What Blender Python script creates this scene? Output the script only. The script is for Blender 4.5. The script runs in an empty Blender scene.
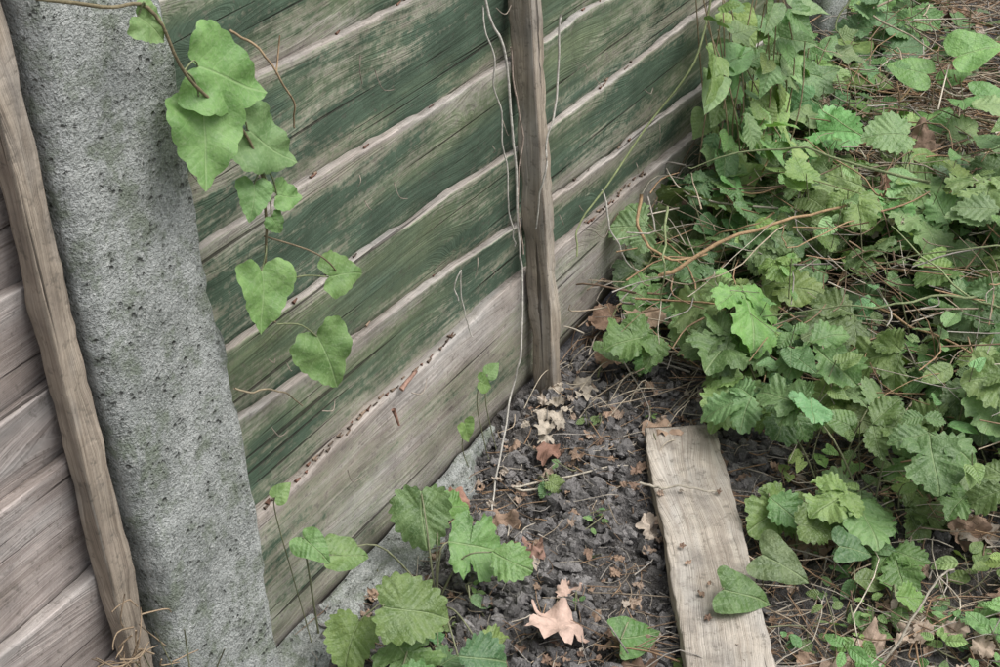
import bpy, math, numpy as np
from mathutils import Vector, Matrix
rng=np.random.default_rng(7)
scene=bpy.context.scene
def U(a,b,n=None): return rng.uniform(a,b,n)

# ---------------------------------------------------------------- noise
def vnoise(x,y,s,seed):
    x=np.asarray(x,float)/s+1000.0; y=np.asarray(y,float)/s+1000.0
    xi=np.floor(x).astype(np.int64); yi=np.floor(y).astype(np.int64)
    fx=x-xi; fy=y-yi; fx=fx*fx*(3-2*fx); fy=fy*fy*(3-2*fy)
    def h(a,b):
        n=(a*374761393+b*668265263+seed*974634777)&0xFFFFFFFF
        n=((n^(n>>13))*1274126177)&0xFFFFFFFF
        n=n^(n>>16)
        return (n&0xFFFF)/65535.0
    return (h(xi,yi)*(1-fx)+h(xi+1,yi)*fx)*(1-fy)+(h(xi,yi+1)*(1-fx)+h(xi+1,yi+1)*fx)*fy-0.5
def gbase(x,y):
    return np.interp(x,[0.6,1.0,1.4,1.75,2.2,2.7,4],[0.0,0.015,0.03,0.055,0.095,0.13,0.16])
def gz(x,y):
    x=np.asarray(x,float); y=np.asarray(y,float)
    return gbase(x,y)+vnoise(x,y,.22,1)*.03+vnoise(x,y,.09,2)*.018+vnoise(x,y,.035,3)*.012
def g(x,y): return float(gz(x,y))

# ---------------------------------------------------------------- builder
class MB:
    def __init__(s): s.v=[];s.l=[];s.c=[];s.m=[];s.uv=[];s.t=[];s.n=0
    def add(s,V,faces_list,uv,tint,mat=0):
        V=np.asarray(V,float)
        for fa in faces_list:
            fa=np.asarray(fa)
            s.l.append((fa+s.n).ravel()); s.c.append(np.full(len(fa),fa.shape[1])); s.m.append(np.full(len(fa),mat))
        s.v.append(V); s.uv.append(np.asarray(uv,float))
        t=np.asarray(tint,float)
        s.t.append(np.tile(t,(len(V),1)) if t.ndim==1 else t)
        s.n+=len(V)
    def build(s,name,mats,smooth=True,parent=None):
        V=np.concatenate(s.v); L=np.concatenate(s.l).astype(np.int32); Cn=np.concatenate(s.c).astype(np.int32)
        M=np.concatenate(s.m).astype(np.int32); UV=np.concatenate(s.uv); T=np.concatenate(s.t)
        me=bpy.data.meshes.new(name)
        me.vertices.add(len(V)); me.vertices.foreach_set("co",V.ravel().astype(np.float32))
        me.loops.add(len(L)); me.loops.foreach_set("vertex_index",L)
        me.polygons.add(len(Cn)); st=np.concatenate([[0],np.cumsum(Cn)[:-1]]).astype(np.int32)
        me.polygons.foreach_set("loop_start",st); 
        me.polygons.foreach_set("material_index",M)
        me.polygons.foreach_set("use_smooth",np.full(len(Cn),smooth))
        me.update(calc_edges=True)
        ul=me.uv_layers.new(name="UVMap"); ul.data.foreach_set("uv",UV[L].ravel().astype(np.float32))
        ca=me.color_attributes.new("tint","FLOAT_COLOR","POINT")
        ca.data.foreach_set("color",np.c_[T,np.ones(len(T))].ravel().astype(np.float32))
        for m in mats: me.materials.append(m)
        me.validate()
        ob=bpy.data.objects.new(name,me); scene.collection.objects.link(ob)
        if parent: ob.parent=parent
        return ob
def empty(name):
    e=bpy.data.objects.new(name,None); scene.collection.objects.link(e); return e

def grid_faces(nu,nv,wrapv=False):
    i,j=np.meshgrid(np.arange(nu-1),np.arange(nv if wrapv else nv-1),indexing='ij')
    a=i*nv+j; b=(i+1)*nv+j; j2=(j+1)%nv
    return np.stack([a,b,(i+1)*nv+j2,i*nv+j2],-1).reshape(-1,4)

def catmull(P,m):
    P=np.array(P,float); n=len(P); Q=[]
    for a in np.linspace(0,n-1,m):
        i=min(int(a),n-2); f=a-i
        p0=P[max(i-1,0)];p1=P[i];p2=P[i+1];p3=P[min(i+2,n-1)]
        Q.append(.5*((2*p1)+(-p0+p2)*f+(2*p0-5*p1+4*p2-p3)*f*f+(-p0+3*p1-3*p2+p3)*f**3))
    return np.array(Q)
def tube(mb,pts,r0,r1,tint,mat=0,sides=5,smooth_n=0,jit=0):
    P=np.array(pts,float)
    if smooth_n: P=catmull(P,smooth_n)
    if jit:
        t=np.arange(len(P)); s=rng.integers(1,999)
        for k in range(3): P[:,k]+=jit*(vnoise(t,t*0+k*9,5,s)*2+vnoise(t,t*0+k*7,2,s+1))
    n=len(P); T=np.gradient(P,axis=0); T/=np.linalg.norm(T,axis=1)[:,None]+1e-9
    up=np.array([.31,.22,.92]); A=np.cross(T,up); A/=np.linalg.norm(A,axis=1)[:,None]+1e-9; B=np.cross(T,A)
    r=np.linspace(r0,r1,n)[:,None,None]; ang=np.arange(sides)*2*np.pi/sides
    V=P[:,None,:]+r*(A[:,None,:]*np.cos(ang)[None,:,None]+B[:,None,:]*np.sin(ang)[None,:,None])
    L=np.r_[0,np.cumsum(np.linalg.norm(np.diff(P,axis=0),axis=1))]
    uv=np.stack([np.repeat(L,sides),np.tile(np.arange(sides)/sides*.01,n)],-1)
    mb.add(V.reshape(-1,3),[grid_faces(n,sides,True),np.array([np.arange(sides)[::-1]]),np.array([np.arange(sides)+(n-1)*sides])],uv,tint,mat)

# ---------------------------------------------------------------- leaf templates
def template(half,teeth=0,amp=.03,segs=26,round_t=False,chaikin=2):
    P=np.array(half,float)
    for _ in range(chaikin):
        Q=[P[0]]
        for a,b in zip(P[:-1],P[1:]): Q+= [a*.75+b*.25,a*.25+b*.75]
        Q.append(P[-1]); P=np.array(Q)
    L=np.r_[0,np.cumsum(np.linalg.norm(np.diff(P,axis=0),axis=1))]; tt=np.linspace(0,L[-1],segs+1)
    P=np.c_[np.interp(tt,L,P[:,0]),np.interp(tt,L,P[:,1])]
    if teeth:
        T=np.gradient(P,axis=0); T/=np.linalg.norm(T,axis=1)[:,None]; N=np.c_[T[:,1],-T[:,0]]
        ph=np.linspace(0,teeth,segs+1); f=ph-np.floor(ph)
        w=(np.abs(np.sin(np.pi*ph)) if round_t else np.where(f<.7,f/.7,(1-f)/.3))
        env=np.clip(np.linspace(0,1,segs+1)*6,0,1)*np.clip((1-np.linspace(0,1,segs+1))*8,0,1)
        P=P+N*(amp*(w-.4)*env)[:,None]
    full=np.r_[P,np.c_[-P[::-1,0],P[::-1,1]][1:-1]]
    N=len(full); c=np.array([0,.36])
    fr=[.3,.6,.84,1.0]
    V=[c[None]]+[c+(full-c)*f for f in fr]; V=np.concatenate(V)
    tri=np.array([[0,1+i,1+(i+1)%N] for i in range(N)])
    q=[]
    for k in range(len(fr)-1):
        for i in range(N):
            a=1+k*N+i;b=1+k*N+(i+1)%N; q.append([a,a+N,b+N,b])
    return V,[tri,np.array(q)]
T_vine=template([(0,0),(.05,-.1),(.16,-.2),(.36,-.19),(.5,-.06),(.53,.12),(.46,.34),(.33,.58),(.2,.76),(.07,.93),(0,1)],teeth=8,amp=.03,segs=48,round_t=True)
T_heart=template([(0,0),(.06,-.12),(.2,-.2),(.38,-.15),(.47,.02),(.47,.22),(.38,.48),(.2,.74),(.07,.92),(0,1)],segs=24)
T_arrow=template([(0,0),(.08,-.1),(.26,-.2),(.38,-.12),(.37,.05),(.35,.25),(.27,.5),(.14,.78),(0,1)],segs=24)
T_ovate=template([(0,0),(.1,.06),(.27,.2),(.38,.42),(.36,.62),(.22,.84),(0,1)],teeth=8,amp=.08,segs=40)
T_obov=template([(0,0),(.07,.15),(.2,.35),(.37,.55),(.42,.72),(.3,.9),(.12,.98),(0,1.0)],teeth=7,amp=.10,segs=40)
T_lobed=template([(0,0),(.12,.03),(.34,.05),(.46,.2),(.42,.34),(.24,.38),(.3,.46),(.44,.58),(.44,.76),(.3,.8),(.2,.82),(.16,.94),(0,1)],teeth=11,amp=.06,segs=48,chaikin=2)
T_round=template([(0,0),(.1,-.1),(.3,-.12),(.5,.06),(.54,.34),(.46,.64),(.27,.88),(0,1.02)],teeth=10,amp=.085,segs=50)
T_ivy=template([(0,0),(.12,-.1),(.32,-.12),(.42,-.02),(.36,.14),(.52,.34),(.5,.42),(.28,.46),(.16,.72),(0,1)],segs=24,chaikin=1)
T_small=template([(0,0),(.15,.05),(.28,.25),(.3,.5),(.2,.8),(0,1)],segs=12)
T_dead=template([(0,0),(.1,.0),(.4,-.05),(.5,.1),(.34,.24),(.55,.5),(.5,.62),(.26,.56),(.2,.8),(.08,.84),(0,1)],teeth=7,amp=.05,segs=32)
def leaf(mb,tpl,base,d,n,size,tint,mat=0,fold=.25,droop=.35,curl=.2,wave=.03,crump=0,width=1.0,corr=.014):
    V,F=tpl; x=V[:,0]*width; y=V[:,1]
    ph=rng.uniform(0,6.28,4)
    z=fold*np.abs(x)-curl*x*x-droop*(y)**2*.5
    rr=np.hypot(x,y-.36)
    z=z+wave*np.sin(9*y+ph[0])*np.sign(x)*np.minimum(np.abs(x)*3,1)+wave*np.sin(13*x+7*y+ph[1])*rr*1.6
    z=z+corr*np.sin(2*np.pi*6*(y-.6*np.abs(x)))*np.minimum(rr*2,1)*(1-.3*rr)
    if crump:
        z=z+crump*(np.sin(7*x+5*y+ph[2])+.6*np.sin(15*x-11*y+ph[3])+.4*np.sin(23*y+9*x+ph[1]))
        x=x*(1-crump*1.2*np.abs(np.sin(4*y+ph[0])))
    asym=1+.06*np.sin(ph[2]); xs=np.where(x>0,x*asym,x/asym)+.05*np.sin(3*y+ph[3])*y
    d=np.array(d,float); d/=np.linalg.norm(d); n=np.array(n,float); n=n-d*np.dot(n,d); n/=np.linalg.norm(n)+1e-9
    X=np.cross(d,n)
    W=np.array(base)[None]+size*(xs[:,None]*X+y[:,None]*d+z[:,None]*n)
    W[:,1]=np.minimum(W[:,1],-.012)
    uv=np.c_[V[:,0],y]
    mb.add(W,F,uv,tint,mat)

# ---------------------------------------------------------------- materials
def newmat(name):
    m=bpy.data.materials.new(name); m.use_nodes=True; nt=m.node_tree; nt.nodes.clear(); return m,nt
class N:
    def __init__(s,nt): s.nt=nt
    def n(s,t,**k):
        nd=s.nt.nodes.new(t)
        for a,b in k.items(): setattr(nd,a,b)
        return nd
    def l(s,a,b): s.nt.links.new(a,b)
    def math(s,op,a,b=None,c=None,clamp=False):
        nd=s.n('ShaderNodeMath',operation=op,use_clamp=clamp)
        for i,q in enumerate((a,b,c)):
            if q is None: continue
            if isinstance(q,(int,float)): nd.inputs[i].default_value=q
            else: s.l(q,nd.inputs[i])
        return nd.outputs[0]
    def mix(s,f,a,b,mode='MIX'):
        nd=s.n('ShaderNodeMix',data_type='RGBA',blend_type=mode)
        for i,q in ((0,f),(6,a),(7,b)):
            if isinstance(q,(int,float)): nd.inputs[i].default_value=q
            elif isinstance(q,tuple): nd.inputs[i].default_value=(*q,1)
            else: s.l(q,nd.inputs[i])
        return nd.outputs[2]
    def noise(s,vec,scale,detail=2,rough=.6,dist=0):
        nd=s.n('ShaderNodeTexNoise'); nd.inputs['Scale'].default_value=scale; nd.inputs['Detail'].default_value=detail
        nd.inputs['Roughness'].default_value=rough; nd.inputs['Distortion'].default_value=dist
        if vec is not None: s.l(vec,nd.inputs['Vector'])
        return nd.outputs['Fac']
    def mapr(s,f,a,b,c=0,d=1):
        nd=s.n('ShaderNodeMapRange'); s.l(f,nd.inputs[0])
        for i,q in enumerate((a,b,c,d)): nd.inputs[i+1].default_value=q
        return nd.outputs[0]
    def mapping(s,vec,sc,loc=(0,0,0)):
        nd=s.n('ShaderNodeMapping'); nd.inputs['Scale'].default_value=sc; nd.inputs['Location'].default_value=loc; s.l(vec,nd.inputs['Vector']); return nd.outputs[0]
    def bump(s,h,strength,dist,prev=None):
        nd=s.n('ShaderNodeBump'); nd.inputs['Strength'].default_value=strength; nd.inputs['Distance'].default_value=dist; s.l(h,nd.inputs['Height'])
        return nd.outputs[0]
    def out(s,col,rough,normal=None,spec=.4,trans=None):
        p=s.n('ShaderNodeBsdfPrincipled'); o=s.n('ShaderNodeOutputMaterial')
        if isinstance(col,tuple): p.inputs['Base Color'].default_value=(*col,1)
        else: s.l(col,p.inputs['Base Color'])
        if isinstance(rough,(int,float)): p.inputs['Roughness'].default_value=rough
        else: s.l(rough,p.inputs['Roughness'])
        p.inputs['Specular IOR Level'].default_value=spec
        if normal is not None: s.l(normal,p.inputs['Normal'])
        if trans:
            tb=s.n('ShaderNodeBsdfTranslucent'); s.l(trans[1],tb.inputs['Color'])
            mx=s.n('ShaderNodeMixShader'); mx.inputs[0].default_value=trans[0]; s.l(p.outputs[0],mx.inputs[1]); s.l(tb.outputs[0],mx.inputs[2]); s.l(mx.outputs[0],o.inputs[0])
        else: s.l(p.outputs[0],o.inputs[0])

def leaf_mat(name,veincol=(.33,.42,.21),vein=.5,spec=.5,nv=6.5,bs=.7):
    m,nt=newmat(name); q=N(nt)
    uv=q.n('ShaderNodeUVMap').outputs[0]; sp=q.n('ShaderNodeSeparateXYZ'); q.l(uv,sp.inputs[0])
    at=q.n('ShaderNodeAttribute',attribute_name='tint').outputs['Color']
    tc=q.n('ShaderNodeTexCoord').outputs['Object']
    ax=q.math('ABSOLUTE',sp.outputs[0])
    blot=q.noise(tc,45,3,.7); fine=q.noise(tc,300,1)
    wob=q.math('MULTIPLY',blot,.07)
    f=q.math('FRACT',q.math('MULTIPLY',q.math('ADD',q.math('SUBTRACT',sp.outputs[1],q.math('MULTIPLY',ax,.75)),wob),nv))
    tri=q.math('ABSOLUTE',q.math('SUBTRACT',f,.5))
    lat=q.mapr(tri,.44,.5); mid=q.mapr(ax,.020,.006)
    v=q.math('MAXIMUM',q.math('MULTIPLY',lat,.55),mid)
    c=q.mix(q.mapr(blot,.35,.62),q.mix(1.0,at,(.64,.72,.64),'MULTIPLY'),at)
    c=q.mix(q.math('MULTIPLY',q.mapr(fine,.5,.75),.3),c,(.32,.40,.23))
    c=q.mix(q.math('MULTIPLY',v,vein),c,veincol)
    c=q.mix(q.math('MULTIPLY',q.mapr(blot,.70,.76),.6),c,(.24,.19,.09))
    h=q.math('ADD',q.math('MULTIPLY',tri,-.8),q.math('ADD',q.math('MULTIPLY',mid,-.8),q.math('MULTIPLY',fine,.9)))
    q.out(c,q.mapr(blot,.3,.7,.42,.62),q.bump(h,bs,.002),spec,(.2,q.mix(1.0,c,(1.5,1.6,.8),'MULTIPLY'))); return m
M_leaf=leaf_mat('leaf_green')
M_bind=leaf_mat('bindweed_leaf',(.36,.48,.24),.4,.3,5.0,.4)

def attr_mat(name,rough=.85,dark=.55,bumpd=.002,sc=80):
    m,nt=newmat(name); q=N(nt); tc=q.n('ShaderNodeTexCoord').outputs['Object']
    at=q.n('ShaderNodeAttribute',attribute_name='tint').outputs['Color']
    n1=q.noise(tc,sc,3,.7); c=q.mix(q.mapr(n1,.3,.7),q.mix(1.0,at,(dark,dark,dark),'MULTIPLY'),at)
    q.out(c,rough,q.bump(n1,.7,bumpd*2),.2); return m
M_twig=attr_mat('dry_stem'); M_stem=attr_mat('green_stem',.6); M_clod=attr_mat('soil_clod',.95,dark=.5,bumpd=.003,sc=260)
M_dead=attr_mat('dry_leaf',.75,dark=.6,sc=60)

def wood_mat(name,paint=True,bare=(.52,.465,.42),bare2=(.28,.24,.21),across=55,mud=0):
    m,nt=newmat(name); q=N(nt)
    uv=q.n('ShaderNodeUVMap').outputs[0]; tc=q.n('ShaderNodeTexCoord').outputs['Object']
    at=q.n('ShaderNodeAttribute',attribute_name='tint'); sp=q.n('ShaderNodeSeparateColor'); q.l(at.outputs['Color'],sp.inputs[0])
    R,G,B=sp.outputs
    off=q.n('ShaderNodeCombineXYZ'); q.l(q.math('MULTIPLY',R,17.3),off.inputs[0]); q.l(q.math('MULTIPLY',R,5.1),off.inputs[1]); q.l(q.math('MULTIPLY',R,9.0),off.inputs[2])
    va=q.n('ShaderNodeVectorMath',operation='ADD'); q.l(uv,va.inputs[0]); q.l(off.outputs[0],va.inputs[1]); P=va.outputs[0]
    vk=q.n('ShaderNodeTexVoronoi'); vk.inputs['Scale'].default_value=1.0; q.l(q.mapping(P,(3.6,9,1)),vk.inputs['Vector'])
    knot=q.math('POWER',q.mapr(vk.outputs['Distance'],.0,.42,1,0),2)
    big=q.noise(q.mapping(P,(2.2,9,1)),1,1,.5)
    spv=q.n('ShaderNodeSeparateXYZ'); q.l(P,spv.inputs[0])
    yy=q.math('ADD',q.math('ADD',spv.outputs[1],q.math('MULTIPLY',knot,.035)),q.math('MULTIPLY',big,.10))
    cb=q.n('ShaderNodeCombineXYZ'); q.l(q.math('MULTIPLY',spv.outputs[0],2.5),cb.inputs[0]); q.l(q.math('MULTIPLY',yy,across*2.2),cb.inputs[1])
    rings=q.noise(cb.outputs[0],1,2,.6)
    cb2=q.n('ShaderNodeCombineXYZ'); q.l(q.math('MULTIPLY',spv.outputs[0],9),cb2.inputs[0]); q.l(q.math('MULTIPLY',yy,across*14),cb2.inputs[1])
    fib=q.noise(cb2.outputs[0],1,2,.7)
    grain=q.math('ADD',q.math('MULTIPLY',rings,.5),q.math('MULTIPLY',fib,.5))
    c=q.mix(q.mapr(grain,.36,.6),bare2,bare)
    w1=q.noise(q.mapping(P,(4,16,1)),1,3,.65)
    c=q.mix(q.math('MULTIPLY',q.mapr(w1,.48,.7),.6),c,(.48,.47,.45))
    c=q.mix(q.math('MULTIPLY',q.mapr(w1,.46,.3),.55),c,(.27,.22,.18))
    c=q.mix(q.math('MULTIPLY',q.math('POWER',knot,3),.8),c,(.07,.06,.045))
    n3=q.noise(q.mapping(tc,(110,110,110)),1,2,.7)
    if paint:
        n1=q.noise(q.mapping(P,(2.6,13,1),(7,2,0)),1,4,.62)
        n2=q.noise(q.mapping(P,(12,190,1)),1,2,.7)
        s=q.math('ADD',q.math('ADD',q.math('MULTIPLY',n1,1.6),q.math('MULTIPLY',n2,.55)),q.math('MULTIPLY',n3,.55))
        s=q.math('ADD',s,q.math('SUBTRACT',G,q.math('MULTIPLY',B,.9)))   # mean about 1.35
        mk=q.mapr(s,1.32,1.52); mk2=q.mapr(s,1.02,1.38)
        gsel=q.mapr(q.math('ADD',n1,q.math('SUBTRACT',big,.5)),.36,.60)
        gc=q.mix(gsel,(.20,.25,.135),(.068,.130,.086))
        gc=q.mix(q.mapr(grain,.36,.6),q.mix(1.0,gc,(.55,.6,.6),'MULTIPLY'),gc)
        c=q.mix(q.math('MULTIPLY',mk2,.58),c,(.28,.32,.195))
        c=q.mix(q.math('MULTIPLY',mk,.85),c,gc)
    if mud:
        c=q.mix(q.math('MULTIPLY',q.mapr(q.noise(tc,28,4,.7),.5,.68),mud),c,(.19,.17,.15))
    cr=q.mapr(q.noise(q.mapping(P,(2.5,130,1),(4,4,0)),1,1,.5),.68,.73)
    c=q.mix(q.math('MULTIPLY',cr,.75),c,(.04,.034,.028))
    c=q.mix(q.math('MULTIPLY',q.mapr(n3,.42,.3),.45),c,(.12,.11,.09))
    dirt=q.mapr(q.noise(tc,16,3,.65),.35,.65,.75,1.08); dm=q.n('ShaderNodeCombineColor')
    for i in range(3): q.l(dirt,dm.inputs[i])
    c=q.mix(1.0,c,dm.outputs[0],'MULTIPLY')
    h=q.math('SUBTRACT',q.math('ADD',grain,q.math('MULTIPLY',n3,.3)),q.math('MULTIPLY',cr,.8))
    q.out(c,.87,q.bump(h,.9,.004),.2); return m
M_wood=wood_mat('fence_board_wood')
M_left=wood_mat('left_board_wood',False,(.53,.465,.43),(.28,.235,.21),60)
M_batten=wood_mat('batten_wood',False,(.52,.44,.35),(.24,.195,.15),70,.3)
M_plank=wood_mat('plank_wood',False,(.58,.52,.44),(.35,.295,.24),60,.5)

m,nt=newmat('weathered_concrete'); q=N(nt); tc=q.n('ShaderNodeTexCoord').outputs['Object']
n1=q.noise(tc,9,3,.65); n2=q.noise(tc,48,4,.75); n3=q.noise(tc,330,2,.8); n4=q.noise(tc,20,4,.75)
c=q.mix(q.mapr(n1,.35,.65),(.27,.285,.27),(.42,.435,.415))
c=q.mix(q.math('MULTIPLY',q.mapr(n2,.45,.62),.6),c,(.18,.195,.175))
c=q.mix(q.math('MULTIPLY',q.mapr(n3,.54,.7),.65),c,(.60,.60,.57))
c=q.mix(q.math('MULTIPLY',q.mapr(n3,.47,.32),.75),c,(.11,.115,.10))
c=q.mix(q.math('MULTIPLY',q.mapr(n4,.50,.62),.6),c,(.13,.16,.10))
c=q.mix(q.math('MULTIPLY',q.mapr(n4,.42,.3),.4),c,(.55,.55,.52))
v=q.n('ShaderNodeTexVoronoi'); v.inputs['Scale'].default_value=120; q.l(tc,v.inputs['Vector'])
pit=q.math('MULTIPLY',q.mapr(v.outputs['Distance'],.38,.15),q.mapr(n2,.52,.60))
c=q.mix(q.math('MULTIPLY',pit,.5),c,(.10,.10,.09))
h=q.math('SUBTRACT',q.math('ADD',q.math('MULTIPLY',n3,.6),q.math('MULTIPLY',n2,.9)),q.math('MULTIPLY',pit,.8))
q.out(c,.93,q.bump(h,1.0,.006),.2); M_conc=m

m,nt=newmat('soil'); q=N(nt); tc=q.n('ShaderNodeTexCoord').outputs['Object']
n1=q.noise(tc,7,3,.6); n2=q.noise(tc,90,4,.8); n3=q.noise(tc,330,2,.8)
c=q.mix(q.mapr(n1,.35,.65),(.165,.15,.135),(.235,.225,.22))
c=q.mix(q.mapr(n2,.35,.65),q.mix(1.0,c,(.42,.41,.41),'MULTIPLY'),c)
c=q.mix(q.math('MULTIPLY',q.mapr(n3,.55,.75),.6),c,(.38,.355,.33))
q.out(c,.95,q.bump(q.math('ADD',n2,q.math('MULTIPLY',n3,.6)),1.0,.009),.2); M_soil=m

# ---------------------------------------------------------------- ground
xs=np.r_[-20,-12,-6,-3,-1,0,.4,.8,np.arange(1.0,2.0,.0045),np.arange(2.0,3.8,.014),4,4.5,5.5,8,12,20]
ys=np.r_[-20,-12,-6,-3,-2,-1.4,-1.15,np.arange(-1.0,-.5,.008),np.arange(-.5,.03,.0045),.1,.3,.8,2,5,10,20]
X,Y=np.meshgrid(xs,ys,indexing='ij')
Z=gz(X,Y)+vnoise(X,Y,.024,4)*.014+vnoise(X,Y,.012,5)*.011+np.abs(vnoise(X+3,Y,.015,8))*.014+vnoise(X,Y,.006,15)*.005
mb=MB(); Vv=np.stack([X,Y,Z],-1).reshape(-1,3)
mb.add(Vv,[grid_faces(len(xs),len(ys))],Vv[:,:2],(.1,.1,.1)); mb.build('ground',[M_soil])

bpy.ops.mesh.primitive_ico_sphere_add(subdivisions=2,radius=1); o=bpy.context.object
ico=np.array([v.co[:] for v in o.data.vertices]); icf=np.array([p.vertices[:] for p in o.data.polygons]); bpy.data.objects.remove(o)
mb=MB()
for i in range(9500):
    x=U(1.0,2.6); y=U(-.95,-.01)
    if i<7600: x=U(1.05,1.75); y=U(-.42,-.01)
    s=.0010+.0095*rng.random()**4.8
    if vnoise(x,y,.06,77)<-.05 and s>.003: s*=.45
    dq=ico/np.max(np.abs(ico),axis=1)[:,None]*.45+ico*.5      # blocky crumbs
    a=U(0,6.28); ca,sa=math.cos(a),math.sin(a)
    d=dq*(1+rng.uniform(-.3,.3,(42,1)))*(1+.3*np.sin(ico[:,[0]]*U(2,4)+U(0,6)))*U(.5,1.3,3)*s
    d=np.c_[d[:,0]*ca-d[:,2]*sa,d[:,1],d[:,0]*sa+d[:,2]*ca]
    k=U(.55,1.45)
    mb.add(d+[x,min(y,-.01-s),g(x,y)+.006+s*.3],[icf],ico[:,:2],np.array([.235,.222,.215])*k)
mb.build('soil_clods',[M_clod],smooth=False)

# ---------------------------------------------------------------- fence boards
LEDGE=[]
def board(mb,x0,x1,kx,kt,kb,seed,green,thick=.016,yb=.012,yf=-.004,over=.025,wavy=.006):
    n=int((x1-x0)/.010)+2; x=np.linspace(x0,x1,n)
    zt=np.interp(x,kx,kt)+vnoise(x,seed,.35,seed)*wavy*2+vnoise(x,seed,.09,seed+9)*wavy*.9+vnoise(x,seed,.02,seed+5)*wavy*.4
    LEDGE.append((x,zt,yf))
    zb=np.interp(x,kx,kb)-over
    P=[];UVs=[];T=[]
    for f in [0,.12,.25,.38,.5,.62,.75,.88,.96,1]:
        P.append(np.stack([x,yb+(yf-yb)*f+0*x+vnoise(x,seed+f*2,.2,3)*.003,zb+(zt-zb)*f-(.0012 if f==1 else 0)],-1))
        UVs.append(np.stack([x,zb+(zt-zb)*f],-1)); T.append(np.clip((f-.82)/.18,0,1)*.42+np.clip((.34-f)/.12,0,1)*.14)
    for dy,dz,b_ in ((.0012,0,.8),(.004,.0002,1.0),(thick-.002,0,1.0),(thick,-.002,1.0)):
        P.append(np.stack([x,0*x+yf+dy+vnoise(x,seed+f*2,.2,3)*.003,zt+dz+(vnoise(x,seed+3.3,.05,2)*.003 if dy>.01 else 0)],-1)); UVs.append(np.stack([x,zt+dy],-1)); T.append(b_)
    P.append(np.stack([x,0*x+yb+thick*.8,zb],-1)); UVs.append(np.stack([x,zt+.1],-1)); T.append(1.0)
    V=np.stack(P,1); nv=V.shape[1]
    tn=np.zeros((n,nv,3)); tn[...,0]=(seed*.137)%1; tn[...,1]=green; tn[...,2]=np.array(T)[None]
    V=V.reshape(-1,3)
    mb.add(V,[grid_faces(n,nv,True),[list(range(nv))[::-1]],[list(range((n-1)*nv,n*nv))]],np.stack(UVs,1).reshape(-1,2),tn.reshape(-1,3))
def boxgrid(mb,x0,x1,y0,y1,z0,z1,ch,seed,tint,rough=.002,step=.012,taper=None,bend=1):
    a=(x1-x0)/2;b=(y1-y0)/2; cx=(x0+x1)/2; cy=(y0+y1)/2
    pts=[]
    c=[(-a,-b),(a,-b),(a,b),(-a,b)]
    for i in range(4):
        p=np.array(c[i]);q2=np.array(c[(i+1)%4]);d=(q2-p)/np.linalg.norm(q2-p)
        s=p+d*ch;e=q2-d*ch
        for k in (0,.06,.35,.65,.94,1): pts.append(s+(e-s)*k)
    S=np.array(pts); m_=len(S); n=int((z1-z0)/step)+2; zz=np.linspace(z0,z1,n)
    L=np.r_[0,np.cumsum(np.linalg.norm(np.diff(S,axis=0),axis=1))]
    tp=np.ones(n) if taper is None else np.interp(zz,[z0,z1],taper)
    V=np.zeros((n,m_,3))
    V[...,0]=cx+S[None,:,0]*tp[:,None]; V[...,1]=cy+S[None,:,1]; V[...,2]=zz[:,None]
    zg=zz[:,None]+0*L[None]; lg=L[None]+0*zz[:,None]
    dx=vnoise(zg,lg,.05,seed)*rough*2+vnoise(zg,lg,.015,seed+1)*rough
    V[...,0]+=dx*np.sign(S[:,0])[None]; V[...,1]+=dx*np.sign(S[:,1])[None]+vnoise(zg,0*lg,.3,seed+2)*rough*2*bend
    V[...,0]+=vnoise(zg,0*lg,.3,seed+4)*rough*2*bend
    V[-1,:,2]+=vnoise(V[-1,:,0],V[-1,:,1],.01,seed)*rough*3
    uv=np.stack([zg,lg],-1).reshape(-1,2)
    mb.add(V.reshape(-1,3),[grid_faces(n,m_,True),[list(range(m_))[::-1]],[list(range((n-1)*m_,n*m_))]],uv,tint,0)

kx=[.90,.98,1.62,2.2,2.7]
tops=[[.24,.24,.25,.222,.21],[.385,.38,.333,.302,.29],[.472,.47,.44,.43,.425],[.592,.59,.56,.552,.545],
      [.733,.73,.715,.705,.70],[.855,.855,.84,.83,.83],[.98,.98,.96,.95,.95],[1.1,1.1,1.09,1.08,1.08],[1.23,1.23,1.22,1.2,1.2],[1.36,1.36,1.35,1.34,1.34],[1.5]*5,[1.62]*5,[1.74]*5]
bottoms=[[.03,.03,.062,.10,.12]]+[[t for t in tp] for tp in tops[:-1]]
fence=empty('wooden_fence')
greens=[-.10,.15,.20,.18,.21,.22]+[.1]*7
for i,(t,b) in enumerate(zip(tops,bottoms)):
    mb=MB(); board(mb,.95,2.66,kx,t,b,i+3,greens[i],wavy=.011 if i==0 else .0075,over=.0 if i==0 else .022,yb=.013 if i else .002,yf=-.008,thick=.018 if i==0 else .013)
    mb.build('board_%d'%(i+1),[M_wood],parent=fence)
main_ledges=list(LEDGE)
mb=MB(); boxgrid(mb,1.600,1.634,-.044,-.0105,.03,1.75,.002,3,(.3,0,0),.0022,taper=(.7,1.1)); mb.build('batten_1',[M_batten],parent=fence)
mb=MB(); boxgrid(mb,2.5,2.54,-.047,-.0105,.1,1.75,.002,31,(.7,0,0),.0016); mb.build('batten_2',[M_batten],parent=fence)
mb=MB(); board(mb,.95,2.66,kx,[1.775]*5,[1.74]*5,88,-.4,over=0,yb=-.03,yf=-.03,thick=.06); mb.build('top_rail',[M_wood],parent=fence)
fence2=empty('wooden_fence')
t2=[.21,.33,.46,.55,.645,.77,.89,1.0,1.12,1.24,1.36,1.48,1.6,1.74]
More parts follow.
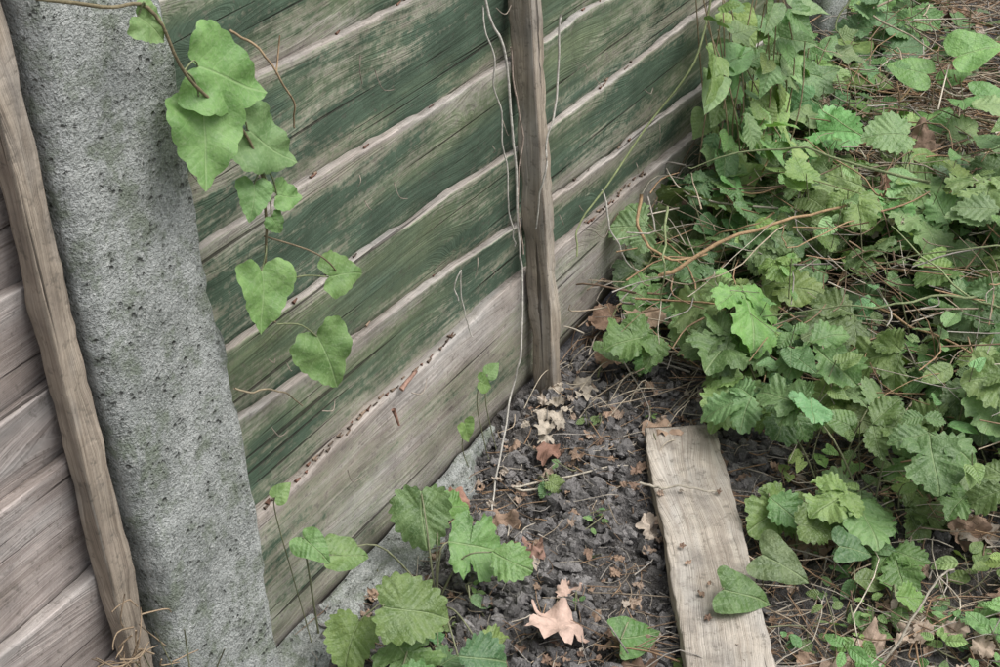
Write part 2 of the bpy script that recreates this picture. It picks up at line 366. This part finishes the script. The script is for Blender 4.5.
for i,t in enumerate(t2):
    b=[t2[i-1]]*2 if i else [.05]*2
    mb=MB(); board(mb,-.9,.81,[-.9,.8],[t-.03,t+.012],[b[0]-.03,b[1]+.012],i+40,-.45,over=.022 if i else 0,yb=.013,yf=-.008)
    mb.build('left_board_%d'%(i+1),[M_left],parent=fence2)
mb=MB(); boxgrid(mb,.768,.799,-.033,-.0105,.03,1.75,.002,13,(.5,0,0),.0018); mb.build('batten',[M_batten],parent=fence2)
mb=MB(); boxgrid(mb,.805,.966,-.05,.06,-.1,1.85,.012,21,(.5,0,0),.0030,step=.008); mb.build('concrete_post',[M_conc])
mb=MB(); boxgrid(mb,2.665,2.81,-.05,.06,-.1,1.85,.010,25,(.5,0,0),.0022); mb.build('concrete_post',[M_conc])
mb=MB(); n=80; x=np.linspace(.969,1.5,n); K=14; P=[]
for k in range(K):
    f=k/(K-1); yy=-.002-.075*f*np.interp(x,[.95,1.3,1.5],[1,.75,.2])+vnoise(x,x*0,.06,6)*.03*f
    P.append(np.stack([x,np.minimum(yy,-.001),.042+np.interp(x,[.95,1.5],[.0,.02])-.035*max(0,f-.7)/.3+vnoise(x,yy*3,.03,7)*.010],-1))
V=np.stack(P,1).reshape(-1,3); mb.add(V,[grid_faces(n,K)],V[:,:2],(.3,.3,.3)); mb.build('concrete_footing',[M_conc])

mb=MB(); boxgrid(mb,-.050,.050,-.013,.013,0,.76,.0015,61,(.9,0,0),.0022,step=.006,bend=.5)
ob=mb.build('wooden_plank',[M_plank])
far=Vector((1.583,-.256,.070)); near=far+Vector((-.842,-.54,-.040)).normalized()*.76
zax=(far-near).normalized(); yax=Vector((.03,-.02,1)); yax=(yax-zax*yax.dot(zax)).normalized(); xax=yax.cross(zax)
ob.matrix_world=Matrix.Translation(near)@Matrix((xax,yax,zax)).transposed().to_4x4()

# ---------------------------------------------------------------- vine
GB=lambda: np.array([.20,.315,.12])*U(.84,1.15)*np.array([U(.9,1.1),1,U(.85,1.1)])
vine=MB()
main=[(.78,-.075,.93),(.86,-.08,.895),(.897,-.09,.886),(.93,-.09,.817),(.983,-.09,.748),(1.013,-.085,.685),(1.018,-.08,.64),(1.014,-.075,.60),(1.008,-.075,.555),(1.015,-.07,.52),(1.029,-.06,.497)]
tube(vine,main,.0018,.0012,(.24,.2,.12),1,6,60,.002)
tube(vine,[(1.014,-.075,.61),(1.06,-.09,.575),(1.09,-.09,.545),(1.12,-.08,.505)],.001,.0008,(.26,.2,.13),1,5,20)
vl=[(.900,.868,.036,(.6,-.7)),(.982,.792,.082,(.75,-.5)),(.940,.746,.074,(-.35,-.8)),(1.022,.708,.066,(.6,-.7)),(.992,.664,.036,(-.5,-.7)),(1.040,.645,.032,(.8,-.4)),
    (.984,.562,.062,(-.4,-.9)),(1.066,.445,.068,(.15,-.98)),(1.108,.522,.048,(.95,-.3)),(1.018,.625,.022,(.3,-.9))]
mp=np.array(main)
for (x,z,s,d) in vl:
    dd=np.array([d[0],-.25,d[1]]); dd/=np.linalg.norm(dd); nn=np.array([U(-.6,-.2),-1,U(.35,.7)])
    c=np.array([x,-.09,z]); base=c-dd*s*.38
    leaf(vine,T_vine,base,dd,nn,s,GB()*1.1,0,fold=U(.1,.3),droop=U(.1,.4),wave=.05,corr=.008)
    k=mp[np.argmin(np.linalg.norm(mp-base-np.array([0,0,.03]),axis=1))]
    tube(vine,[k,(k+base)/2+np.array([0,-.004,.008]),base+nn/np.linalg.norm(nn)*-.002],.0010,.0008,(.24,.27,.14),1,5,10)
for (x,z,s,d) in [(1.005,.283,.024,(.6,.2)),(1.418,.19,.03,(.5,-.5)),(1.44,.188,.024,(.7,.2)),(1.375,.15,.032,(.1,-.9))]:
    leaf(vine,T_heart,(x-.01,-.05,z+.01),(d[0],-.2,d[1]),(-.3,-1,.8),s,GB()*.9)
    tube(vine,[(x-.01,-.05,z+.01),(x+.01,-.03,z-.05),(x+.03,-.03,.04)],.0007,.0007,(.24,.25,.14),1,4,10,.002)
vine.build('bindweed_vine',[M_bind,M_stem])

ds=MB()
tan=(.66,.62,.55)
tube(ds,[(1.50,-.03,.75),(1.51,-.04,.66),(1.52,-.05,.605),(1.527,-.05,.45),(1.528,-.05,.336),(1.53,-.05,.29),(1.50,-.06,.2),(1.479,-.05,.127),(1.40,-.07,.05),(1.35,-.09,.035)],.0018,.0013,tan,0,5,80,.003)
tube(ds,[(1.505,-.03,.68),(1.50,-.045,.6),(1.515,-.04,.5),(1.51,-.045,.42),(1.528,-.04,.34)],.0011,.001,tan,0,5,50,.004)
tube(ds,[(1.535,-.05,.62),(1.54,-.055,.5),(1.53,-.052,.40),(1.535,-.05,.33)],.0012,.001,(.45,.36,.3),0,5,30,.003)
tube(ds,[(1.66,-.05,.62),(1.64,-.055,.53),(1.61,-.055,.46),(1.589,-.055,.41),(1.60,-.03,.33)],.0016,.0012,tan,0,5,40,.003)
tube(ds,[(2.2,-.03,.52),(2.07,-.05,.404),(1.9,-.03,.33),(1.734,-.03,.278),(1.68,-.05,.25)],.0020,.0012,(.25,.29,.14),0,5,40,.003)
tube(ds,[(1.66,-.09,.07),(1.75,-.07,.12),(1.85,-.06,.13),(1.95,-.07,.17)],.0017,.001,(.22,.24,.12),0,5,30,.002)
tube(ds,[(1.80,-.03,.30),(1.80,-.04,.24),(1.83,-.05,.17),(1.87,-.06,.13)],.0017,.001,tan,0,5,30,.003)
tube(ds,[(1.40,-.03,.32),(1.41,-.03,.36),(1.42,-.03,.29),(1.43,-.03,.25)],.001,.0008,tan,0,5,30,.003)
tube(ds,[(.968,-.045,.45),(.98,-.055,.44),(1.014,-.05,.423),(1.04,-.05,.40),(1.063,-.05,.372)],.0012,.0008,(.44,.36,.24),0,5,30,.002)
tube(ds,[(1.07,-.02,.795),(1.083,-.05,.769),(1.10,-.06,.72),(1.123,-.04,.674)],.0014,.0009,(.44,.32,.2),0,5,30,.002)
tube(ds,[(1.095,-.05,.745),(1.12,-.04,.775)],.001,.0008,(.4,.28,.17),0,5,4)
for i in range(40):
    x=U(.97,2.3); z=U(.15,.72); a=U(-1.2,1.2); L=U(.008,.045)
    p=np.array([x,-.018,z]); tube(ds,[p,p+[L*.5*math.sin(a),-.006,-L*.5*math.cos(a)],p+[L*math.sin(a+.6),-.002,-L*math.cos(a+.6)]],.0007,.0005,np.array([.46,.39,.32])*U(.6,1.2),0,4,8,.001)
for i in range(26):
    p=np.array([U(.70,.80),U(-.07,-.05),U(.22,.31)]); q_=p+U(-.05,.05,3)*[1,.3,1]
    tube(ds,[p,(p+q_)/2+U(-.01,.01,3),q_],.001,.0006,np.array([.36,.27,.18])*U(.6,1.3),0,4,8,.002)
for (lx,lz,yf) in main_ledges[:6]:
    cnt=190 if lx is main_ledges[0][0] else 26  # dark bits crowded on lowest ledge, coloured to stand in for gap shadow
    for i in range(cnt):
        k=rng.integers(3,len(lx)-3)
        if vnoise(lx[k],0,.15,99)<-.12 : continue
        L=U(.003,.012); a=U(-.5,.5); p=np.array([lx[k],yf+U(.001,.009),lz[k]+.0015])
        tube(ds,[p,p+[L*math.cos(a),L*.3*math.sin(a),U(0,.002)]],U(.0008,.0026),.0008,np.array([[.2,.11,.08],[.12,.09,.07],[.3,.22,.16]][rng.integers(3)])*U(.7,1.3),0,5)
tube(ds,[(1.258,-.02,.236),(1.262,-.022,.21)],.003,.0015,(.36,.2,.15),0,6,6,.002)
tube(ds,[(1.285,-.016,.25),(1.315,-.018,.262)],.0035,.002,(.42,.26,.2),0,6,6,.002)
ds.build('dry_bindweed_stems_and_gap_shade',[M_twig])

# ---------------------------------------------------------------- litter
def inpoly(x,y,P):
    c=False; j=len(P)-1
    for i in range(len(P)):
        if (P[i][1]>y)!=(P[j][1]>y) and x<(P[j][0]-P[i][0])*(y-P[i][1])/(P[j][1]-P[i][1])+P[i][0]: c=not c
        j=i
    return c
def bare(x,y): return ((x-2.42)/.25)**2+((y+.37)/.13)**2<1
tw=MB()
pal=[(.48,.39,.29),(.34,.23,.15),(.60,.53,.43),(.24,.17,.12),(.43,.28,.17),(.44,.4,.35)]
for i in range(7800):
    r=rng.random()
    if r<.13: x=U(1.0,1.9); y=U(-.5,-.01); lift=.012; L=U(.012,.065); R0=U(.0004,.0010)
    elif r<.28: x=U(1.05,1.7); y=U(-.95,-.38); lift=.03; L=U(.03,.14); R0=U(.0005,.0014)
    elif r<.37: x=U(2.15,2.75); y=U(-.56,-.2); lift=.12; L=U(.05,.18); R0=U(.0008,.002)
    else: x=U(1.7,3.7); y=U(-.95,-.01); lift=.15; L=U(.04,.20); R0=U(.0006,.0019)
    a=U(0,6.28); z=g(x,y)+.008+lift*rng.random()**2
    d=np.array([math.cos(a),math.sin(a),U(-.25,.3) if lift>.05 else U(-.05,.10)])
    k=U(-.25,.25,3)*L; p=np.array([x,y,z]); e=p+d*L; mid=(p+e)/2+k*[1,1,.5]
    e[1]=min(e[1],-.012); mid[1]=min(mid[1],-.012)
    col=np.array(pal[rng.integers(len(pal))])*U(.7,1.25)
    tube(tw,[p,mid,e],R0,R0*.6,col,0,4,7,L*.03)
for i in range(34):
    x=U(1.5,1.9); y=U(-.16,-.03) if i<22 else U(-.26,-.16); a=U(-.9,1.2); L=U(.05,.14); z=g(x,y)+U(.012,.03)
    p=np.array([x,y,z]); e=p+np.array([math.cos(a)*L,-abs(math.sin(a))*L*.6,U(-.01,.03)]); mid=(p+e)/2+np.array([0,0,U(0,.03)])
    tube(tw,[p,mid,e],.0009,.0006,np.array([.58,.50,.38])*U(.75,1.15),0,4,10,.003)
for p in [[(1.29,-.64,.05),(1.34,-.66,.09),(1.38,-.67,.12),(1.405,-.686,.125)],[(1.435,-.27,.088),(1.44,-.30,.089),(1.455,-.335,.089),(1.468,-.365,.082)],[(1.45,-.17,.04),(1.40,-.1,.05),(1.5,-.22,.06)]]:
    tube(tw,p,.0018,.0012,np.array([.58,.52,.42])*U(.85,1.15),0,6,30,.003)
for i in range(85):
    x=U(1.8,3.3); y=U(-.85,-.06); a=U(0,6.28); L=U(.12,.4); z=g(x,y)+U(.05,.24)
    p=np.array([x,y,z]); e=p+np.array([math.cos(a)*L,math.sin(a)*L,U(-.15,.05)]); m2=(p+e)/2+U(-.05,.05,3)
    for v_ in (p,e,m2): v_[1]=min(v_[1],-.03)
    e[0]=max(e[0],1.75); e[2]=max(e[2],.08)
    tube(tw,[p,m2,e],U(.0009,.0026),.0008,np.array([[.56,.46,.34],[.5,.34,.2],[.32,.37,.19]][rng.integers(3)])*U(.8,1.15),0,5,24,.007)
tube(tw,[(1.86,-.06,.27),(1.83,-.08,.21),(1.85,-.12,.18),(1.95,-.2,.17)],.0028,.0016,(.52,.35,.2),0,6,30,.004)
tube(tw,[(1.80,-.12,.17),(1.88,-.2,.22),(2.0,-.33,.24)],.0038,.002,(.52,.35,.2),0,6,30,.005)
tw.build('twig_litter',[M_twig])
dl=MB()
pald=[(.36,.25,.18),(.45,.34,.26),(.27,.18,.13),(.52,.44,.36),(.40,.28,.20)]
def dead(x,y,z,s,col=None,cr=None,tp=None):
    a=U(0,6.28); leaf(dl,tp or (T_dead if rng.random()<.5 else T_ovate),(x,y,z),(math.cos(a),math.sin(a),U(-.2,.3)),(U(-.6,.4),U(-.6,.3),1),s,np.array(col if col is not None else pald[rng.integers(5)])*U(.75,1.15),0,fold=U(-.3,.5),droop=U(-.6,.8),wave=.08,crump=cr or U(.05,.14))
for i in range(900):
    r=rng.random(); big=rng.random()>.75
    if r<.34: x=U(1.05,1.9);y=U(-.5,-.03); big=rng.random()>.97
    elif r<.50: x=U(1.1,1.6);y=U(-.95,-.5)
    else: x=U(1.7,3.6);y=U(-.95,-.03)
    dead(x,y,g(x,y)+U(.008,.02)+(U(0,.12) if x>2 else 0),U(.005,.022) if not big else U(.035,.07))
for i in range(20):
    f=U(.05,.97); a=U(-.045,.045); p=near+(far-near)*f+xax*a+yax*.016
    dead(p.x,p.y,p.z,U(.005,.014))
dead(1.20,-.30,.05,.075,(.62,.45,.37),.04,T_dead); dead(1.22,-.27,.05,.05,(.5,.36,.29),.06)
for k in range(16): dead(1.57+U(-.07,.06),-.07+U(-.04,.03),.064+U(0,.012),U(.012,.035),(.54,.47,.38),.05,T_dead)
for k in range(8): dead(1.39+U(-.08,.06),-.69+U(-.06,.06),.045+U(0,.02),U(.02,.045),(.48,.38,.29),.06,T_ovate)
dead(1.78,-.09,.12,.08,(.45,.33,.23),.06); dead(1.74,-.05,.10,.07,(.30,.2,.14)); dead(1.72,-.08,.09,.06,(.42,.28,.2)); dead(2.2,-.365,.19,.09,(.38,.24,.17))
dead(1.80,-.14,.12,.08,(.42,.3,.2),.07); dead(1.50,-.1,.06,.045,(.33,.19,.14)); dead(1.30,-.2,.055,.04,(.36,.22,.17)); dead(1.34,-.06,.06,.035,(.33,.19,.14))
dl.build('dead_leaves',[M_dead])

# ---------------------------------------------------------------- herbs
def GG(k=1.0):
    c=np.array([.150,.245,.088])*U(.66,1.32)*k
    return c*np.array([U(.8,1.25),1,U(.75,1.25)])
def geum_leaf(mb,P0,P1,s,col):
    P0=np.array(P0);P1=np.array(P1); d=P1-P0; dh=d.copy(); dh[2]=0; dh/=np.linalg.norm(dh)+1e-9
    mid=(P0+P1)/2+np.array([0,0,.25*np.linalg.norm(d)])*.6
    tube(mb,[P0,mid,P1],.0016,.0010,(.24,.25,.14),1,5,10)
    dd=dh+np.array([0,0,U(-.45,.15)]); n=np.array([U(-.7,.25),U(-.7,.15),1.0]); dd/=np.linalg.norm(dd)
    n=n-dd*n.dot(dd); n/=np.linalg.norm(n); sd=np.cross(dd,n)
    tp=[T_obov,T_lobed,T_ovate][rng.choice(3,p=[.3,.4,.3])]
    leaf(mb,tp,P1,dd,n,s,col,0,fold=U(.1,.4),droop=U(.1,.8),wave=.05,width=U(.95,1.2),corr=.018)
    for sg in (1,-1):
        a=sg*U(.85,1.25); l=dd*math.cos(a)+sd*math.sin(a)
        leaf(mb,T_obov if rng.random()<.4 else T_ovate,P1-dd*.08*s,l,n+sd*sg*U(-.1,.35),s*U(.62,.85),col*U(.92,1.08),0,fold=U(.1,.4),droop=U(.1,.8),wave=.05,width=U(.9,1.15),corr=.018)
        if rng.random()<.5:
            leaf(mb,T_ovate,P1-dd*.5*s-np.array([0,0,.01]),dd*.2+sd*sg,n,s*U(.25,.4),col,0)
ge=MB()
poly=[(1.93,-.06),(1.79,-.16),(1.70,-.29),(1.54,-.43),(1.54,-.60),(1.50,-.80),(1.7,-1.0),(2.4,-1.0),(2.25,-.5),(2.2,-.25),(2.15,-.08)]
cnt=0
while cnt<46:
    x=U(1.4,2.4);y=U(-1,-.05)
    if not inpoly(x,y,poly): continue
    cnt+=1; z0=g(x,y); nl=rng.integers(5,8); a0=U(0,6.28); sz=U(.75,1.45)
    for k in range(nl):
        a=a0+k*6.28/nl+U(-.3,.3); L=U(.04,.12); h=U(.03,.16)
        ex=x+math.cos(a)*L; ey=min(y+math.sin(a)*L,-.05)
        geum_leaf(ge,(x,y,z0),(ex,ey,z0+h),U(.045,.075)*sz,GG(U(.75,1.35)))
ge.build('wood_avens_plants',[M_leaf,M_stem])

gc=MB()
def small_plant(mb,x,y,h,nl,s,tp,col,zoff=0):
    z0=g(x,y)+zoff; top=np.array([x+U(-.05,.05),min(y+U(-.05,.05),-.03),z0+h])
    base=np.array([x,y,z0]); mid=(base+top)/2+U(-.02,.02,3)
    tube(mb,[base,mid,top],.0012,.0007,(.24,.24,.14),1,4,8)
    for k in range(nl):
        f=U(.35,1); c=base*(1-f)**2+2*f*(1-f)*mid+f*f*top; a=U(0,6.28)
        d=np.array([math.cos(a),math.sin(a),U(-.4,.4)]); b=c+d*s*.3
        b[1]=min(b[1],-.02)
        leaf(mb,tp,b,d,(U(-.8,.3),U(-.9,.2),1),s*U(.6,1.2),col*U(.8,1.2),0,fold=U(.05,.4),droop=U(0,.7))
for i in range(430):
    x=U(2.0,3.9); y=U(-.95,-.03); tp=[T_ivy,T_arrow,T_ovate,T_heart,T_ovate,T_round][rng.integers(6)]
    if vnoise(x,y,.25,55)<-.12: continue
    if bare(x,y) and rng.random()<.65: continue
    small_plant(gc,x,y,U(.03,.22),rng.integers(3,7),U(.035,.078),tp,GG(U(.9,1.55)))
for i in range(110):
    x=U(1.5,2.2); y=U(-.95,-.1)
    if inpoly(x,y,poly): small_plant(gc,x,y,U(.08,.2),rng.integers(2,5),U(.02,.045),[T_arrow,T_small,T_heart][rng.integers(3)],GG(U(1.2,1.7)))
for i in range(40):
    x=U(1.1,1.7); y=U(-.8,-.05); small_plant(gc,x,y,U(.01,.03),rng.integers(2,5),U(.008,.018),T_small,GG(1.4))
for i in range(60):
    x=U(1.2,1.58); y=U(-.9,-.55); small_plant(gc,x,y,U(.02,.08),rng.integers(3,7),U(.015,.035),T_small,GG(1.4))
for i in range(8):
    x=U(.72,.78); small_plant(gc,x,-.08,U(.24,.29),3,.018,T_small,GG(1.4))
gc.build('ground_cover_plants',[M_leaf,M_stem])

iv=MB()
for i in range(56):
    x0=U(2.04,2.5); hh=U(.12,.48)*(1 if x0<2.35 else .5); p=np.array([x0,U(-.12,-.03),g(x0,-.05)]); top=p+np.array([U(-.15,.12),U(-.08,.03),hh])
    top[1]=min(top[1],-.03); mid=(p+top)/2+U(-.04,.04,3); mid[1]=min(mid[1],-.03)
    tube(iv,[p,mid,top],.0016,.001,(.40,.31,.2),1,5,12,.002)
    for k in range(5):
        f=U(.15,1); c=p*(1-f)**2+2*f*(1-f)*mid+f*f*top; a=U(0,6.28); d=np.array([math.cos(a),-abs(math.sin(a))*.7,U(-1,.3)])
        b=c+d*.03; b[1]=min(b[1],-.03)
        leaf(iv,[T_ivy,T_heart,T_arrow,T_ovate][rng.integers(4)],b,d,(U(-1,.4),-1,U(.2,1.6)),U(.03,.07),GG(U(.9,1.5)),0,fold=U(.05,.4),droop=U(0,.6))
iv.build('ivy_clump',[M_leaf,M_stem])

fg=MB()
def L(x,y,z,s,tp,d,col=None,n=None,root=None,w=1.0):
    d=np.array([d[0],d[1],-.25]); d/=np.linalg.norm(d); base=np.array([x,y,z])-d*s*.45
    leaf(fg,tp,base,d,n or (-.45,-.35,1),s,col if col is not None else GG(1.1),0,fold=U(.1,.35),droop=U(.2,.6),wave=.055,width=w,corr=.02)
    r=root or (x+.02,min(y+.03,-.02)); rz=g(r[0],r[1])
    tube(fg,[(r[0],r[1],rz),((r[0]+base[0])/2,(r[1]+base[1])/2,max(rz,base[2])*.75+.02),base],.0014,.001,(.26,.27,.16),1,5,12)
r1=(1.17,-.12)
L(1.217,-.078,.12,.072,T_round,(-.3,-.2),root=r1); L(1.275,-.087,.10,.045,T_round,(.7,-.2),root=r1); L(1.219,-.152,.10,.075,T_lobed,(.5,-.7),root=r1,w=1.3)
L(1.214,-.205,.10,.055,T_ovate,(.1,-1),root=r1,w=1.3); L(1.065,-.165,.12,.080,T_round,(.4,-.6),root=r1); L(1.058,-.089,.18,.05,T_heart,(.6,-.5),root=r1,col=GB()); L(1.031,-.062,.2,.042,T_heart,(-.1,-.6),root=(1.05,-.03),col=GB())
L(1.039,-.17,.07,.07,T_lobed,(-.3,-.6),root=r1,w=1.2); L(1.081,-.245,.07,.065,T_ovate,(.5,-.6),root=r1,w=1.3); L(1.026,-.10,.08,.06,T_round,(-.6,-.1),root=r1); L(1.182,-.178,.05,.03,T_small,(.3,-.6)); L(1.0,-.2,.06,.07,T_round,(-.4,-.6),root=r1)
L(1.13,-.23,.05,.05,T_ovate,(.7,-.4),root=r1); L(1.08,-.20,.05,.05,T_ovate,(.9,0),root=r1,w=1.2); L(1.10,-.16,.06,.04,T_heart,(.9,.3),root=r1)
L(1.421,-.151,.055,.025,T_round,(0,-1)); L(1.41,-.14,.05,.02,T_round,(-1,0)); L(1.678,-.105,.11,.045,T_heart,(-.2,-.7),col=GB()*.8)
L(1.353,-.500,.10,.062,T_arrow,(.1,-1),w=1.35,root=(1.39,-.46)); L(1.30,-.475,.085,.062,T_arrow,(.35,-.8),w=1.25,root=(1.36,-.43)); L(1.211,-.381,.055,.06,T_arrow,(.8,-.5),w=1.2,root=(1.25,-.36))
L(1.419,-.564,.1,.05,T_arrow,(.5,-.6),w=1.2); L(1.436,-.507,.1,.05,T_round,(.5,-.6)); L(1.455,-.46,.1,.055,T_ovate,(-.2,-.9),w=1.2); L(1.418,-.585,.06,.05,T_small,(.6,-.5)); L(1.40,-.64,.07,.05,T_ovate,(.6,-.5)); L(1.36,-.60,.05,.04,T_small,(.6,-.5))
fg.build('bindweed_seedlings',[M_leaf,M_stem])

# ---------------------------------------------------------------- light
w=bpy.data.worlds.new("World"); scene.world=w; w.use_nodes=True; nt=w.node_tree; nt.nodes.clear(); q=N(nt)
sky=q.n('ShaderNodeTexSky',sky_type='NISHITA'); sky.sun_disc=False; sky.sun_elevation=math.radians(58); sky.sun_rotation=math.radians(160); sky.dust_density=3; sky.air_density=1
hs=q.n('ShaderNodeHueSaturation'); hs.inputs['Saturation'].default_value=.35; q.l(sky.outputs[0],hs.inputs['Color'])
bg=q.n('ShaderNodeBackground'); bg.inputs['Strength'].default_value=.15; bg.inputs['Strength'].default_value=.17; q.l(hs.outputs[0],bg.inputs['Color']); o=q.n('ShaderNodeOutputWorld'); q.l(bg.outputs[0],o.inputs[0])
sun=bpy.data.lights.new('sun','SUN'); sun.energy=3.0; sun.angle=math.radians(50); sun.color=(1,.985,.96)
so=bpy.data.objects.new('sun',sun); scene.collection.objects.link(so)
el=math.radians(58); az=math.radians(160); dirv=Vector((math.sin(az)*math.cos(el),math.cos(az)*math.cos(el),math.sin(el)))
so.rotation_euler=dirv.to_track_quat('Z','Y').to_euler()
# ---------------------------------------------------------------- camera
cam=bpy.data.cameras.new('camera'); co=bpy.data.objects.new('camera',cam); scene.collection.objects.link(co)
cam.sensor_width=36; cam.lens=55.5; cam.clip_start=.05; cam.clip_end=200
Rv=Vector((.5123,-.8568,-.0595)); Up=Vector((.4718,.2228,.8532)); Fv=Vector((.7177,.4652,-.5182)); Fv.normalize(); Rv=(Rv-Fv*Rv.dot(Fv)).normalized(); Up=Rv.cross(Fv)
co.matrix_world=Matrix.Translation((0,-1,1.3))@Matrix((Rv,Up,-Fv)).transposed().to_4x4()
scene.camera=co
scene.view_settings.view_transform='Standard'; scene.view_settings.look='None'; scene.view_settings.exposure=0
